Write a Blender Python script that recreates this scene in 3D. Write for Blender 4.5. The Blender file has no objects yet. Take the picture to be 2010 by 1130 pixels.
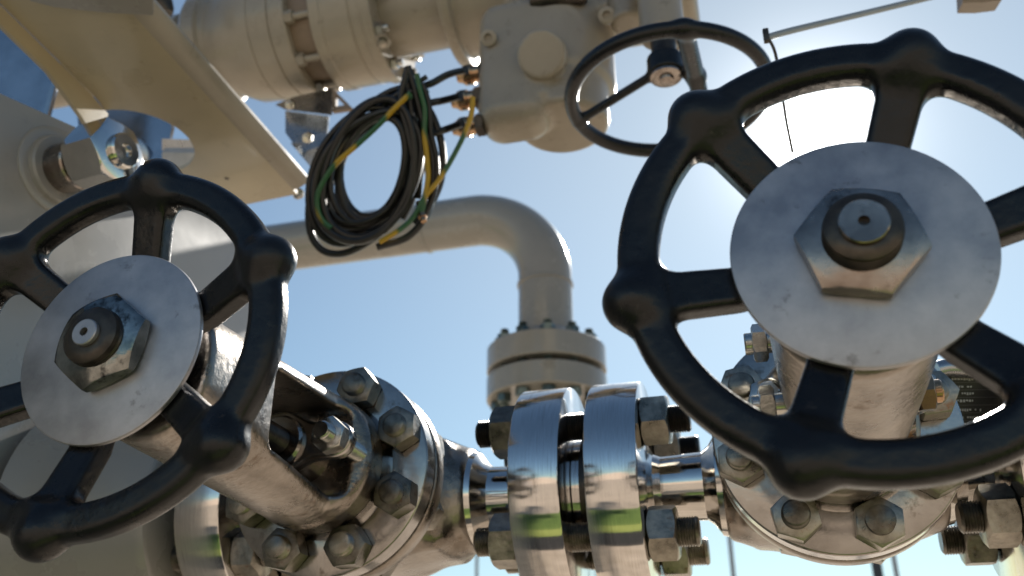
import bpy, bmesh, math, random
import numpy as np
from mathutils import Vector, Matrix
random.seed(7)
C = bpy.context.scene
COL = C.collection
R = math.radians
# ------------------------------------------------------------------ camera
H = 1.35                      # height of the lens above the ground
F = 1812.0                    # focal length in photo pixels (2010 wide)
PIT, YAW = R(25.82), R(15.25)
cam_d = bpy.data.cameras.new('camera')
cam = bpy.data.objects.new('camera', cam_d); COL.objects.link(cam)
cam.location = (0, 0, H); cam.rotation_euler = (R(90) + PIT, 0, YAW)
cam_d.sensor_width = 36; cam_d.lens = F / 2010 * 36
cam_d.clip_start = 0.02; cam_d.clip_end = 2000
cam_d.dof.use_dof = True; cam_d.dof.focus_distance = 0.62; cam_d.dof.aperture_fstop = 8.0
cam_d.dof.aperture_blades = 9
C.camera = cam
# ------------------------------------------------------------------ sky, sun, exposure
SD = Vector((0.0882, 0.8300, 0.5508)).normalized()       # towards the sun
sun_el, sun_az = math.asin(SD.z), math.atan2(SD.x, SD.y)
world = bpy.data.worlds.new('World'); C.world = world; world.use_nodes = True
wn = world.node_tree; bg = wn.nodes['Background']
sky = wn.nodes.new('ShaderNodeTexSky'); sky.sky_type = 'NISHITA'; sky.sun_disc = False
sky.sun_elevation = sun_el; sky.sun_rotation = sun_az
sky.dust_density = 0.1; sky.air_density = 1.25; sky.ozone_density = 1.0; sky.altitude = 50
# bright circumsolar light round the sun's place in the sky
_tc = wn.nodes.new('ShaderNodeTexCoord'); _dp = wn.nodes.new('ShaderNodeVectorMath'); _dp.operation = 'DOT_PRODUCT'
wn.links.new(_tc.outputs['Generated'], _dp.inputs[0]); _dp.inputs[1].default_value = SD
_mx = wn.nodes.new('ShaderNodeMath'); _mx.operation = 'MAXIMUM'; _mx.inputs[1].default_value = 0; wn.links.new(_dp.outputs['Value'], _mx.inputs[0])
def lobe(p, g):
    a = wn.nodes.new('ShaderNodeMath'); a.operation = 'POWER'; a.inputs[1].default_value = p; wn.links.new(_mx.outputs[0], a.inputs[0])
    b = wn.nodes.new('ShaderNodeMath'); b.operation = 'MULTIPLY'; b.inputs[1].default_value = g; wn.links.new(a.outputs[0], b.inputs[0]); return b
_l1, _l2, _l3 = lobe(1600, 120), lobe(300, 8), lobe(7, 3.0)
_ad = wn.nodes.new('ShaderNodeMath'); wn.links.new(_l1.outputs[0], _ad.inputs[0]); wn.links.new(_l2.outputs[0], _ad.inputs[1])
_tint = wn.nodes.new('ShaderNodeMix'); _tint.data_type = 'RGBA'; _tint.blend_type = 'MULTIPLY'; _tint.inputs[0].default_value = 1
_tint.inputs[7].default_value = (.86, .99, 1.05, 1); wn.links.new(sky.outputs[0], _tint.inputs[6])
_sum = wn.nodes.new('ShaderNodeMix'); _sum.data_type = 'RGBA'; _sum.blend_type = 'ADD'; _sum.inputs[0].default_value = 1
wn.links.new(_tint.outputs[2], _sum.inputs[6]); _c3 = wn.nodes.new('ShaderNodeVectorMath'); _c3.operation = 'SCALE'; _c3.inputs[0].default_value = (1.05, .98, .66); wn.links.new(_l3.outputs[0], _c3.inputs['Scale'])
_c4 = wn.nodes.new('ShaderNodeVectorMath'); _c4.operation = 'ADD'; wn.links.new(_ad.outputs[0], _c4.inputs[0]); wn.links.new(_c3.outputs[0], _c4.inputs[1])
wn.links.new(_c4.outputs[0], _sum.inputs[7])
wn.links.new(_sum.outputs[2], bg.inputs[0]); bg.inputs[1].default_value = 0.05
sl = bpy.data.lights.new('sun', 'SUN'); sl.energy = 5.0; sl.angle = R(0.5); sl.color = (1, .95, .87)
so = bpy.data.objects.new('sun', sl); COL.objects.link(so); so.rotation_euler = SD.to_track_quat('Z', 'Y').to_euler()
so.location = (0, 0, 6)
C.view_settings.view_transform = 'Standard'; C.view_settings.look = 'None'
C.view_settings.exposure = 0.95; C.view_settings.gamma = 1
C.render.engine = 'CYCLES'; C.cycles.use_denoising = True
C.cycles.max_bounces = 8; C.cycles.sample_clamp_indirect = 6; C.cycles.blur_glossy = 0.3
C.cycles.caustics_reflective = False; C.cycles.caustics_refractive = False

# ------------------------------------------------------------------ pixel -> point helpers (x along the pipeline, y away, z up from the lens)
cp, sp, cy, sy = math.cos(PIT), math.sin(PIT), math.cos(YAW), math.sin(YAW)
def ray(px, py):
    a = (px - 1005) / F; b = (565 - py) / F
    d = (a, cp - b * sp, sp + b * cp)
    return Vector((d[0] * cy - d[1] * sy, d[0] * sy + d[1] * cy, d[2]))
def atd(px, py, d): return ray(px, py) * d
def aty(px, py, y): r = ray(px, py); return r * (y / r.y)
def atz(px, py, z): r = ray(px, py); return r * (z / r.z)
def atx(px, py, x): r = ray(px, py); return r * (x / r.x)
UP = Vector((0, 0, H))
# ------------------------------------------------------------------ materials
def mat(name, col, metal=0., rough=.4, var=.0, vscale=20., bump=0., bscale=60., stretch=(1, 1, 1), rvar=0., col2=None, dirt=None, coat=0., tone=0.):
    m = bpy.data.materials.new(name); m.use_nodes = True; t = m.node_tree; n = t.nodes; l = t.links
    b = n['Principled BSDF']; b.inputs['Metallic'].default_value = metal; b.inputs['Roughness'].default_value = rough
    b.inputs['Base Color'].default_value = (*col, 1)
    if coat: b.inputs['Coat Weight'].default_value = coat; b.inputs['Coat Roughness'].default_value = .08
    tc = n.new('ShaderNodeTexCoord'); mp = n.new('ShaderNodeMapping'); mp.inputs['Scale'].default_value = stretch
    l.new(tc.outputs['Object'], mp.inputs[0])
    oi = n.new('ShaderNodeObjectInfo'); om = n.new('ShaderNodeMath'); om.operation = 'MULTIPLY'; om.inputs[1].default_value = 37.0
    l.new(oi.outputs['Random'], om.inputs[0]); l.new(om.outputs[0], mp.inputs['Location'])
    if var or col2:
        nz = n.new('ShaderNodeTexNoise'); nz.inputs['Scale'].default_value = vscale; nz.inputs['Detail'].default_value = 6
        nz.inputs['Roughness'].default_value = .62
        l.new(mp.outputs[0], nz.inputs[0])
        cr = n.new('ShaderNodeValToRGB'); cr.color_ramp.elements[0].position = .34; cr.color_ramp.elements[1].position = .68
        c2 = col2 or tuple(min(1, c * (1 + var)) for c in col); c1 = col if col2 else tuple(c * (1 - var) for c in col)
        cr.color_ramp.elements[0].color = (*c1, 1); cr.color_ramp.elements[1].color = (*c2, 1)
        l.new(nz.outputs[0], cr.inputs[0]); src = cr.outputs[0]
        if dirt:
            n2 = n.new('ShaderNodeTexNoise'); n2.inputs['Scale'].default_value = dirt[1]; n2.inputs['Detail'].default_value = 8; n2.inputs['Roughness'].default_value = .7
            l.new(mp.outputs[0], n2.inputs[0])
            r2 = n.new('ShaderNodeValToRGB'); r2.color_ramp.elements[0].position = dirt[2]; r2.color_ramp.elements[1].position = dirt[2] + .08
            r2.color_ramp.elements[0].color = (0, 0, 0, 1); r2.color_ramp.elements[1].color = (dirt[3],) * 3 + (1,)
            l.new(n2.outputs[0], r2.inputs[0])
            mx = n.new('ShaderNodeMix'); mx.data_type = 'RGBA'; l.new(r2.outputs[0], mx.inputs[0]); l.new(src, mx.inputs[6]); mx.inputs[7].default_value = (*dirt[0], 1)
            src = mx.outputs[2]
        if tone:
            tm = n.new('ShaderNodeMapRange'); tm.inputs['To Min'].default_value = 1 - tone; tm.inputs['To Max'].default_value = 1 + tone
            l.new(oi.outputs['Random'], tm.inputs[0]); mt = n.new('ShaderNodeVectorMath'); mt.operation = 'SCALE'
            l.new(src, mt.inputs[0]); l.new(tm.outputs[0], mt.inputs['Scale']); src = mt.outputs[0]
        l.new(src, b.inputs['Base Color'])
        if rvar:
            mr = n.new('ShaderNodeMapRange'); mr.inputs['From Min'].default_value = .3; mr.inputs['From Max'].default_value = .7
            mr.inputs['To Min'].default_value = max(.02, rough - rvar); mr.inputs['To Max'].default_value = rough + rvar
            l.new(nz.outputs[0], mr.inputs[0]); l.new(mr.outputs[0], b.inputs['Roughness'])
    if bump:
        bz = n.new('ShaderNodeTexNoise'); bz.inputs['Scale'].default_value = bscale; bz.inputs['Detail'].default_value = 5
        l.new(mp.outputs[0], bz.inputs[0])
        bp = n.new('ShaderNodeBump'); bp.inputs['Strength'].default_value = 1; bp.inputs['Distance'].default_value = bump
        l.new(bz.outputs[0], bp.inputs['Height']); l.new(bp.outputs[0], b.inputs['Normal'])
    return m
BLACK = mat('black_enamel', (.006, .006, .007), 0, .30, .25, 30, .00045, 150, rvar=.10, dirt=((.09, .08, .07), 70, .655, .55))
ZINC = mat('brushed_zinc', (.30, .30, .32), .85, .46, 0, 26, .00006, 90, stretch=(1, 1, 1), col2=(.52, .52, .54), rvar=.08, dirt=((.13, .12, .11), 55, .61, .55))
STEEL = mat('machined_steel', (.68, .655, .63), 1, .12, .12, 30, .00006, 14, stretch=(60, 1.5, 1.5), rvar=.04, dirt=((.20, .18, .16), 9, .60, .55))
_n = STEEL.node_tree.nodes; _b = _n['Principled BSDF']; _b.inputs['Anisotropic'].default_value = .95; _b.inputs['Anisotropic Rotation'].default_value = .25
_t = _n.new('ShaderNodeTangent'); _t.direction_type = 'RADIAL'; _t.axis = 'X'; STEEL.node_tree.links.new(_t.outputs[0], _b.inputs['Tangent'])
BLACK.node_tree.nodes['Principled BSDF'].inputs['Specular IOR Level'].default_value = .38
BRIGHT = mat('polished_steel', (.62, .60, .57), 1, .10, .12, 25, .00008, 40, rvar=.04)
CAST = mat('cast_stainless', (.17, .145, .12), 1, .30, 0, 24, .0006, 190, col2=(.38, .34, .30), rvar=.09, dirt=((.12, .08, .05), 34, .57, .75))
FACE = mat('flange_steel', (.27, .25, .23), 1, .20, 0, 18, .00014, 140, col2=(.52, .49, .46), rvar=.08, dirt=((.11, .085, .06), 38, .58, .75))
BROWN = mat('bronzed_steel', (.22, .18, .155), 1, .26, 0, 40, .0002, 120, col2=(.44, .39, .35), rvar=.08, dirt=((.05, .04, .035), 60, .60, .8))
MIRROR = mat('mirror_sheet', (.50, .51, .53), 1, .16, .12, 22, .0002, 40, rvar=.05)
NUT = mat('weathered_nut_steel', (.13, .12, .10), .9, .34, 0, 60, .0004, 200, col2=(.36, .33, .28), rvar=.1, tone=.4, dirt=((.16, .08, .04), 90, .60, .7))
NUTB = mat('zinc_nut_steel', (.42, .41, .38), 1, .24, 0, 50, .0002, 150, col2=(.62, .60, .55), rvar=.06)
NUTG = mat('green_grey_nut_steel', (.05, .07, .07), .8, .30, 0, 60, .0002, 150, col2=(.16, .20, .19), rvar=.06, tone=.3)
NUTK = mat('oily_nut_steel', (.10, .105, .10), 1, .16, 0, 40, .0003, 120, col2=(.40, .40, .38), rvar=.06, dirt=((.02, .02, .02), 45, .54, .85))
DARK = mat('oily_dark_steel', (.03, .028, .027), .7, .32, 0, 60, .0002, 200, col2=(.09, .075, .06))
BEIGE = mat('beige_paint', (.32, .285, .23), 0, .32, .09, 9, .0002, 110, rvar=.08, dirt=((.13, .11, .085), 26, .60, .45), coat=.15)
BEIGE2 = mat('bounce_lit_beige_paint', (.44, .375, .25), 0, .30, .08, 7, .0002, 80, rvar=.05, coat=.3, dirt=((.26, .21, .14), 16, .62, .4))  # beam's beige, lightened and warmed in colour for light bounced off the ground
GREYP = mat('grey_beige_paint', (.265, .255, .23), 0, .26, .07, 6, .00015, 90, rvar=.06, coat=.3, dirt=((.13, .115, .095), 12, .60, .5))
GREY = mat('grey_gloss_paint', (.30, .29, .275), 0, .28, .06, 5, .0002, 30, rvar=.05, coat=.3, dirt=((.17, .165, .15), 7, .62, .3))
CABLE = mat('black_cable_rubber', (.008, .008, .008), 0, .36, .3, 60, .0001, 200)
GALV = mat('galvanised_sheet', (.42, .43, .44), .9, .28, .14, 60, .00006, 200, rvar=.07)
BRASS = mat('nickel_brass', (.42, .27, .16), 1, .22, .15, 60, .0001, 200)
TAN = mat('tan_painted_metal', (.24, .18, .13), 0, .5, .1, 20)
MASTM = mat('galvanised_mast', (.30, .33, .36), .3, .5, .1, 10)
MASTD = mat('dark_painted_mast', (.03, .035, .045), .1, .5, .1, 10)
PLATE = mat('black_rating_plate', (.010, .010, .012), 0, .35, .2, 60)
WHITE = mat('white_print', (.40, .40, .40), 0, .5, .1, 80)
def earth_mat():
    m = mat('green_yellow_insulation', (.04, .16, .04), 0, .32); t = m.node_tree; n = t.nodes; l = t.links
    tc = n.new('ShaderNodeTexCoord'); w = n.new('ShaderNodeTexWave'); w.inputs['Scale'].default_value = 5.5; w.bands_direction = 'DIAGONAL'
    w.inputs['Distortion'].default_value = 1.5
    cr = n.new('ShaderNodeValToRGB'); cr.color_ramp.interpolation = 'EASE'; cr.color_ramp.elements[0].position = .52
    cr.color_ramp.elements[0].color = (.02, .10, .035, 1); cr.color_ramp.elements[1].position = .78; cr.color_ramp.elements[1].color = (.45, .28, .015, 1)
    l.new(tc.outputs['Object'], w.inputs[0]); l.new(w.outputs[0], cr.inputs[0]); l.new(cr.outputs[0], n['Principled BSDF'].inputs['Base Color'])
    return m
EARTH = earth_mat()
# ------------------------------------------------------------------ object helpers
def finish(me, sharp=32, smooth=True):
    bm = bmesh.new(); bm.from_mesh(me)
    bmesh.ops.recalc_face_normals(bm, faces=bm.faces)
    for f in bm.faces: f.smooth = smooth
    for e in bm.edges:
        e.smooth = not (len(e.link_faces) == 2 and e.calc_face_angle(0) > R(sharp))
    bm.to_mesh(me); bm.free()
def thing(name, label, cat, loc, group=None, kind=None):
    o = bpy.data.objects.new(name, None); COL.objects.link(o); o.location = Vector(loc) + UP; o.empty_display_size = .05
    o['label'] = label; o['category'] = cat
    if group: o['group'] = group
    if kind: o['kind'] = kind
    return o
def origin(o):
    p = Vector((0, 0, 0))
    while o: p += o.location; o = o.parent
    return p - UP
def link(name, bm, m, parent=None, loc=None, sharp=32, label=None):
    """bm holds camera-relative coordinates; the object's origin goes to loc (or the parent's)"""
    base = origin(parent) if parent else Vector((0, 0, 0)) - UP
    L = Vector(loc) if loc is not None else (base if parent else Vector((0, 0, 0)))
    me = bpy.data.meshes.new(name); bm.transform(Matrix.Translation(-L)); bm.to_mesh(me); bm.free()
    finish(me, sharp); me.materials.append(m)
    o = bpy.data.objects.new(name, me); COL.objects.link(o)
    o.parent = parent; o.location = (L - base) if parent else L + UP
    if label: o['label'] = label
    return o
def tag(o, label, cat, group=None, kind=None):
    if label: o['label'] = label
    if cat: o['category'] = cat
    if group: o['group'] = group
    if kind: o['kind'] = kind
    return o
def frame(axis, hint=Vector((0, 0, 1))):
    a = Vector(axis).normalized(); h = Vector(hint)
    if abs(a.dot(h)) > .98: h = Vector((1, 0, 0))
    x = h.cross(a).normalized(); y = a.cross(x)
    return x, y, a
def lathe(bm, org, axis, prof, n=72, cap=True, rot=0.):
    """prof = [(t, r)...] along axis"""
    org = Vector(org); x, y, a = frame(axis); rings = []
    for t, r in prof:
        if r < 1e-6: rings.append([bm.verts.new(org + a * t)]); continue
        rings.append([bm.verts.new(org + a * t + (x * math.cos(rot + k * 2 * math.pi / n) + y * math.sin(rot + k * 2 * math.pi / n)) * r) for k in range(n)])
    for A, B in zip(rings, rings[1:]):
        for k in range(n):
            k2 = (k + 1) % n
            q = [A[k % len(A)], A[k2 % len(A)], B[k2 % len(B)], B[k % len(B)]]
            q = [v for i, v in enumerate(q) if v not in q[:i]]
            if len(q) > 2: bm.faces.new(q)
    if cap:
        for r_ in (rings[0], rings[-1]):
            if len(r_) > 2: bm.faces.new(r_)
    return bm
def chamf(t0, t1, r, c=.0015, rin=None):
    """profile of a chamfered disc/cylinder from t0 to t1 (optionally a ring with bore rin)"""
    p = [(t0, r - c), (t0 + c * .3, r - c * .3), (t0 + c, r), (t1 - c, r), (t1 - c * .3, r - c * .3), (t1, r - c)]
    return p
def box(bm, c, s, rot=None, bev=0.):
    """box centred at c with full sizes s"""
    r = bmesh.ops.create_cube(bm, size=1); vs = r['verts']
    bmesh.ops.scale(bm, vec=Vector(s), verts=vs)
    if bev:
        es = list({e for v in vs for e in v.link_edges})
        rr = bmesh.ops.bevel(bm, geom=es, offset=bev, segments=2, affect='EDGES', profile=.5)
        vs = list({v for f in rr['faces'] for v in f.verts} | {v for v in vs if v.is_valid})
    M = Matrix.Translation(Vector(c)) @ (rot.to_4x4() if rot else Matrix.Identity(4))
    bmesh.ops.transform(bm, matrix=M, verts=vs)
    return bm
def hexnut(bm, org, axis, acr, h, rot=0., n=72, bore=0.):
    """hexagon nut, across corners acr, from org along axis by h, both faces chamfered"""
    org = Vector(org); x, y, a = frame(axis); ap = acr / 2 * math.cos(math.pi / 6)
    def rh(th):
        t = (th % (math.pi / 3)) - math.pi / 6
        return ap / math.cos(t)
    def ring(f):
        out = []
        for k in range(n):
            th = k * 2 * math.pi / n; r, t = f(rh(th))
            out.append(bm.verts.new(org + a * t + (x * math.cos(th + rot) + y * math.sin(th + rot)) * r))
        return out
    cf = .62
    rings = [ring(lambda r: (ap * .94, 0)), ring(lambda r: (r, (r - ap * .94) * cf)), ring(lambda r: (r, h - (r - ap * .94) * cf)), ring(lambda r: (ap * .94, h))]
    for A, B in zip(rings, rings[1:]):
        for k in range(n): bm.faces.new([A[k], A[(k + 1) % n], B[(k + 1) % n], B[k]])
    bm.faces.new(rings[0]); bm.faces.new(rings[-1])
    return bm
def threaded(bm, org, axis, L, r, pitch=.0018, n=28):
    prof = [(0, r * .80)]; t = pitch * .5
    while t < L - pitch:
        prof += [(t, r * .90), (t + pitch * .5, r)]; t += pitch
    prof += [(L - pitch * .4, r * .92), (L, r * .8)]
    return lathe(bm, org, axis, prof, n)
def sweep(bm, pts, r, n=10, sub=6, close=False):
    P = [Vector(p) for p in pts]; path = []
    m = len(P)
    rng = range(m) if close else range(m - 1)
    for i in rng:
        p0 = P[(i - 1) % m] if (close or i > 0) else P[0] * 2 - P[1]; p1 = P[i]; p2 = P[(i + 1) % m]
        p3 = P[(i + 2) % m] if (close or i + 2 < m) else P[-1] * 2 - P[-2]
        for s in range(sub):
            t = s / sub
            path.append(.5 * ((2 * p1) + (-p0 + p2) * t + (2 * p0 - 5 * p1 + 4 * p2 - p3) * t * t + (-p0 + 3 * p1 - 3 * p2 + p3) * t ** 3))
    if not close: path.append(P[-1])
    k = len(path); rings = []; nrm = None
    for i in range(k):
        tg = (path[(i + 1) % k] - path[i - 1]) if close else (path[min(i + 1, k - 1)] - path[max(i - 1, 0)])
        tg.normalize()
        if nrm is None: nrm = frame(tg)[0]
        nrm = (nrm - tg * nrm.dot(tg)).normalized(); bn = tg.cross(nrm)
        rr = r(i / (k - 1)) if callable(r) else r
        rings.append([bm.verts.new(path[i] + (nrm * math.cos(a) + bn * math.sin(a)) * rr) for a in [j * 2 * math.pi / n for j in range(n)]])
    for i in range(k if close else k - 1):
        A, B = rings[i], rings[(i + 1) % k]
        off = 0
        if close and i == k - 1:
            off = min(range(n), key=lambda o: (A[0].co - B[o].co).length)
        for j in range(n): bm.faces.new([A[j], A[(j + 1) % n], B[(j + 1 + off) % n], B[(j + off) % n]])
    if not close: bm.faces.new(rings[0]); bm.faces.new(rings[-1])
    return bm
def prism(bm, pts, vec):
    """extrude a planar polygon (3-D points) by vec"""
    A = [bm.verts.new(Vector(p)) for p in pts]; B = [bm.verts.new(Vector(p) + Vector(vec)) for p in pts]
    bm.faces.new(A); bm.faces.new(list(reversed(B))); n = len(A)
    for i in range(n): bm.faces.new([A[i], A[(i + 1) % n], B[(i + 1) % n], B[i]])
    return bm
# ------------------------------------------------------------------ smooth cast shapes: distance fields turned into meshes (surface nets)
def smin(a, b, k): h = np.clip(.5 + .5 * (b - a) / k, 0, 1); return b * (1 - h) + a * h - k * h * (1 - h)
def smax(a, b, k): return -smin(-a, -b, k)
def f_cyl(X, Y, Z, c, ax, r, h0, h1, rd=.002):
    P = [X - c[0], Y - c[1], Z - c[2]]; t = P[ax]; o = [P[i] for i in range(3) if i != ax]
    q = np.sqrt(o[0] ** 2 + o[1] ** 2) - r + rd; w = np.abs(t - (h0 + h1) / 2) - (h1 - h0) / 2 + rd
    return np.minimum(np.maximum(q, w), 0) + np.sqrt(np.maximum(q, 0) ** 2 + np.maximum(w, 0) ** 2) - rd
def f_box(X, Y, Z, c, s, rd=.002):
    q = [np.abs(X - c[0]) - s[0] / 2 + rd, np.abs(Y - c[1]) - s[1] / 2 + rd, np.abs(Z - c[2]) - s[2] / 2 + rd]
    return np.minimum(np.maximum(np.maximum(q[0], q[1]), q[2]), 0) + np.sqrt(sum(np.maximum(a, 0) ** 2 for a in q)) - rd
def f_sph(X, Y, Z, c, r): return np.sqrt((X - c[0]) ** 2 + (Y - c[1]) ** 2 + (Z - c[2]) ** 2) - r
def f_seg(X, Y, Z, a, b, r0, r1=None):
    r1 = r0 if r1 is None else r1
    a = np.array(a, float); b = np.array(b, float); d = b - a
    t = np.clip(((X - a[0]) * d[0] + (Y - a[1]) * d[1] + (Z - a[2]) * d[2]) / (d @ d), 0, 1)
    return np.sqrt((X - a[0] - t * d[0]) ** 2 + (Y - a[1] - t * d[1]) ** 2 + (Z - a[2] - t * d[2]) ** 2) - (r0 + (r1 - r0) * t)
def sdf(f, lo, hi, h):
    ax = [np.arange(lo[i], hi[i] + h, h) for i in range(3)]
    X, Y, Z = np.meshgrid(*ax, indexing='ij'); V = f(X, Y, Z); del X, Y, Z
    S = V < 0; nx, ny, nz = V.shape
    acc = np.zeros((nx - 1, ny - 1, nz - 1, 3)); cnt = np.zeros((nx - 1, ny - 1, nz - 1))
    def sl_(o): return tuple(slice(o[i], o[i] + V.shape[i] - 1) for i in range(3))
    for a in range(3):
        o1, o2 = [(a + 1) % 3, (a + 2) % 3]
        for p in (0, 1):
            for q in (0, 1):
                c0 = [0, 0, 0]; c0[o1] = p; c0[o2] = q; c1 = list(c0); c1[a] = 1
                v0, v1 = V[sl_(c0)], V[sl_(c1)]; cr = (v0 < 0) != (v1 < 0)
                t = np.where(cr, v0 / np.where(cr, v0 - v1, 1), 0)
                for i in range(3): acc[..., i] += np.where(cr, c0[i] + (t if i == a else 0), 0)
                cnt += cr
    act = cnt > 0; idx = -np.ones(act.shape, int); idx[act] = np.arange(act.sum())
    ii = np.argwhere(act); P = (ii + acc[act] / cnt[act][:, None]) * h + np.array([a[0] for a in ax])
    for _ in range(3):                                         # pull the vertices onto the surface
        e = h * .25; x, y, z = P.T; v = f(x, y, z)
        g = np.stack([f(x + e, y, z) - f(x - e, y, z), f(x, y + e, z) - f(x, y - e, z), f(x, y, z + e) - f(x, y, z - e)], 1) / (2 * e)
        st = v[:, None] * g / np.maximum((g ** 2).sum(1), .2)[:, None]
        P = P - np.clip(st, -h * .5, h * .5)
    faces = []
    for a in range(3):
        o1, o2 = [(a + 1) % 3, (a + 2) % 3]
        n_ = list(V.shape); s0 = [slice(None)] * 3; s1 = [slice(None)] * 3
        s0[a] = slice(0, -1); s1[a] = slice(1, None)
        for s in (s0, s1): s[o1] = slice(1, -1); s[o2] = slice(1, -1)
        A, B = S[tuple(s0)], S[tuple(s1)]
        e = np.argwhere(A != B); off = np.zeros(3, int); off[o1] = 1; off[o2] = 1; g = e + off
        def cell(d1, d2):
            c = g.copy(); c[:, o1] += d1; c[:, o2] += d2; return idx[c[:, 0], c[:, 1], c[:, 2]]
        q = np.stack([cell(-1, -1), cell(0, -1), cell(0, 0), cell(-1, 0)], 1)
        fl = B[tuple(e.T)]; q[fl] = q[fl][:, ::-1]; faces.append(q)
    return P, np.concatenate(faces)
def cast(name, f, lo, hi, h, m, parent=None, loc=None):
    P, Fc = sdf(f, lo, hi, h)
    base = origin(parent) if parent else Vector((0, 0, 0)) - UP
    L = Vector(loc) if loc is not None else (base if parent else Vector((0, 0, 0)))
    me = bpy.data.meshes.new(name); me.from_pydata((P - np.array(L)).tolist(), [], Fc.tolist()); me.update()
    for p in me.polygons: p.use_smooth = True
    me.materials.append(m)
    o = bpy.data.objects.new(name, me); COL.objects.link(o); o.parent = parent; o.location = (L - base) if parent else L + UP
    return o
# ================================================================== THE GROUND (the machined faces mirror it)
def sheet(name, x0, x1, y0, y1, z, m):
    bm = bmesh.new(); v = [bm.verts.new(p) for p in ((x0, y0, z - H), (x1, y0, z - H), (x1, y1, z - H), (x0, y1, z - H))]; bm.faces.new(v)
    o = link(name, bm, m); o['kind'] = 'structure'; return o
GRAVEL = mat('gravel', (.34, .27, .20), 0, .9, 0, 5, .01, 60, col2=(.52, .42, .33), dirt=((.10, .08, .06), 1.3, .56, .6))
GRASSM = mat('short_grass', (.08, .13, .025), 0, .9, 0, 2.5, .01, 90, col2=(.15, .21, .045))
ASPH = mat('dark_paving', (.03, .028, .026), 0, .8, .2, 8)  # plain dark matte paving
sheet('ground', -400, 400, -400, 400, 0, GRAVEL)
sheet('lawn', -60, 60, -1.75, -.62, .004, GRASSM)
sheet('lawn', -60, 60, -.62, -.30, .005, mat('sunlit_tone_grass', (.22, .26, .055), 0, .9, 0, 3, .01, 90, col2=(.34, .37, .10)))  # brighter near strip: sunlight put into the grass colour
sheet('path', -60, 60, -.30, .22, .004, ASPH)
# low bank of earth behind the photographer
def bank(y, d, hgt, m, name, seed):
    rnd = random.Random(seed); bm = bmesh.new(); A = []; B = []; D = []
    for k in range(81):
        x = -200 + 5 * k; hh = hgt * (.75 + .35 * math.sin(k * .37 + seed) * math.sin(k * .11) + rnd.random() * .12)
        A.append(bm.verts.new((x, y, -H))); B.append(bm.verts.new((x, y - d * .5, hh - H))); D.append(bm.verts.new((x, y - d, -H)))
    for k in range(80): bm.faces.new([A[k], A[k + 1], B[k + 1], B[k]]); bm.faces.new([B[k], B[k + 1], D[k + 1], D[k]])
    o = link(name, bm, m); o['kind'] = 'structure'
bank(-70, 30, 9, mat('dry_earth', (.34, .26, .20), 0, .95, 0, .2, col2=(.44, .36, .29)), 'hills', 3)

# ================================================================== GATE VALVES
ZC = .2058                                                      # height of the pipeline and of both stems above the lens
STUDL = .0737
def handwheel(parent, c, ph, m):
    """six-spoke cast handwheel with knuckles, facing -y; ph turns it clockwise as the camera sees it"""
    def f(x, y, z):
        r = np.sqrt(x * x + z * z) + 1e-9; a = np.arctan2(x, z) - ph
        a = (a + math.pi / 6) % (math.pi / 3) - math.pi / 6
        lx = r * np.cos(a); ly = r * np.sin(a)                 # along / across the nearest spoke
        q1 = np.abs(r - .1043) - .0103 + .0068; q2 = np.abs(y - .0005) - .0088 + .0068
        rim = np.minimum(np.maximum(q1, q2), 0) + np.sqrt(np.maximum(q1, 0) ** 2 + np.maximum(q2, 0) ** 2) - .0068
        yc = .0150 - .0120 * np.clip((lx - .060) / .035, 0, 1)
        wd = .0106 + .0010 * np.clip((lx - .06) / .04, 0, 1)
        s1 = np.abs(ly) - wd + .004; s2 = np.abs(y - yc) - .0078 + .004; s3 = np.abs(lx - .055) - .048 + .004
        spoke = np.minimum(np.maximum(np.maximum(s1, s2), s3), 0) + np.sqrt(np.maximum(s1, 0) ** 2 + np.maximum(s2, 0) ** 2 + np.maximum(s3, 0) ** 2) - .004
        lump = np.sqrt((lx - .1095) ** 2 + ly ** 2 + (y * 1.02) ** 2) - .0150
        d = smin(rim, spoke, .011); d = smin(d, lump, .0065)
        hub = f_cyl(x, y, z, (0, 0, 0), 1, .032, .0075, .034, .003)
        return smin(d, hub, .006)
    me_o = cast('handwheel', lambda x, y, z: f(x - c[0], y - c[1], z - c[2]), (c[0] - .129, c[1] - .022, c[2] - .129), (c[0] + .129, c[1] + .037, c[2] + .129), .0014, m, parent, c)
    yf = c[1] + .0030                                           # front of the cover disc
    bm = bmesh.new(); lathe(bm, (c[0], yf, c[2]), (0, 1, 0), [(0, .0005), (0, .0588), (.0003, .0596), (.0010, .0600), (.0028, .0600), (.0035, .0592)], 128)
    link('cover_disc', bm, ZINC, me_o, c)
    return me_o, yf
def stud(parent, p, axis, r, tip, nut_h, acr, rot, m=None, mn=None, tail=.03):
    """stud end with its hexagon nut: p = centre of the nut's seat, axis = outwards"""
    a = Vector(axis); p = Vector(p)
    bm = bmesh.new(); threaded(bm, p - a * tail, a, nut_h + tip + tail, r)
    s = link('stud', bm, m or NUT, parent, p)
    bm = bmesh.new(); hexnut(bm, p + a * .0002, a, acr, nut_h, rot); link('nut', bm, mn or m or NUT, s, p)
    return s
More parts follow.
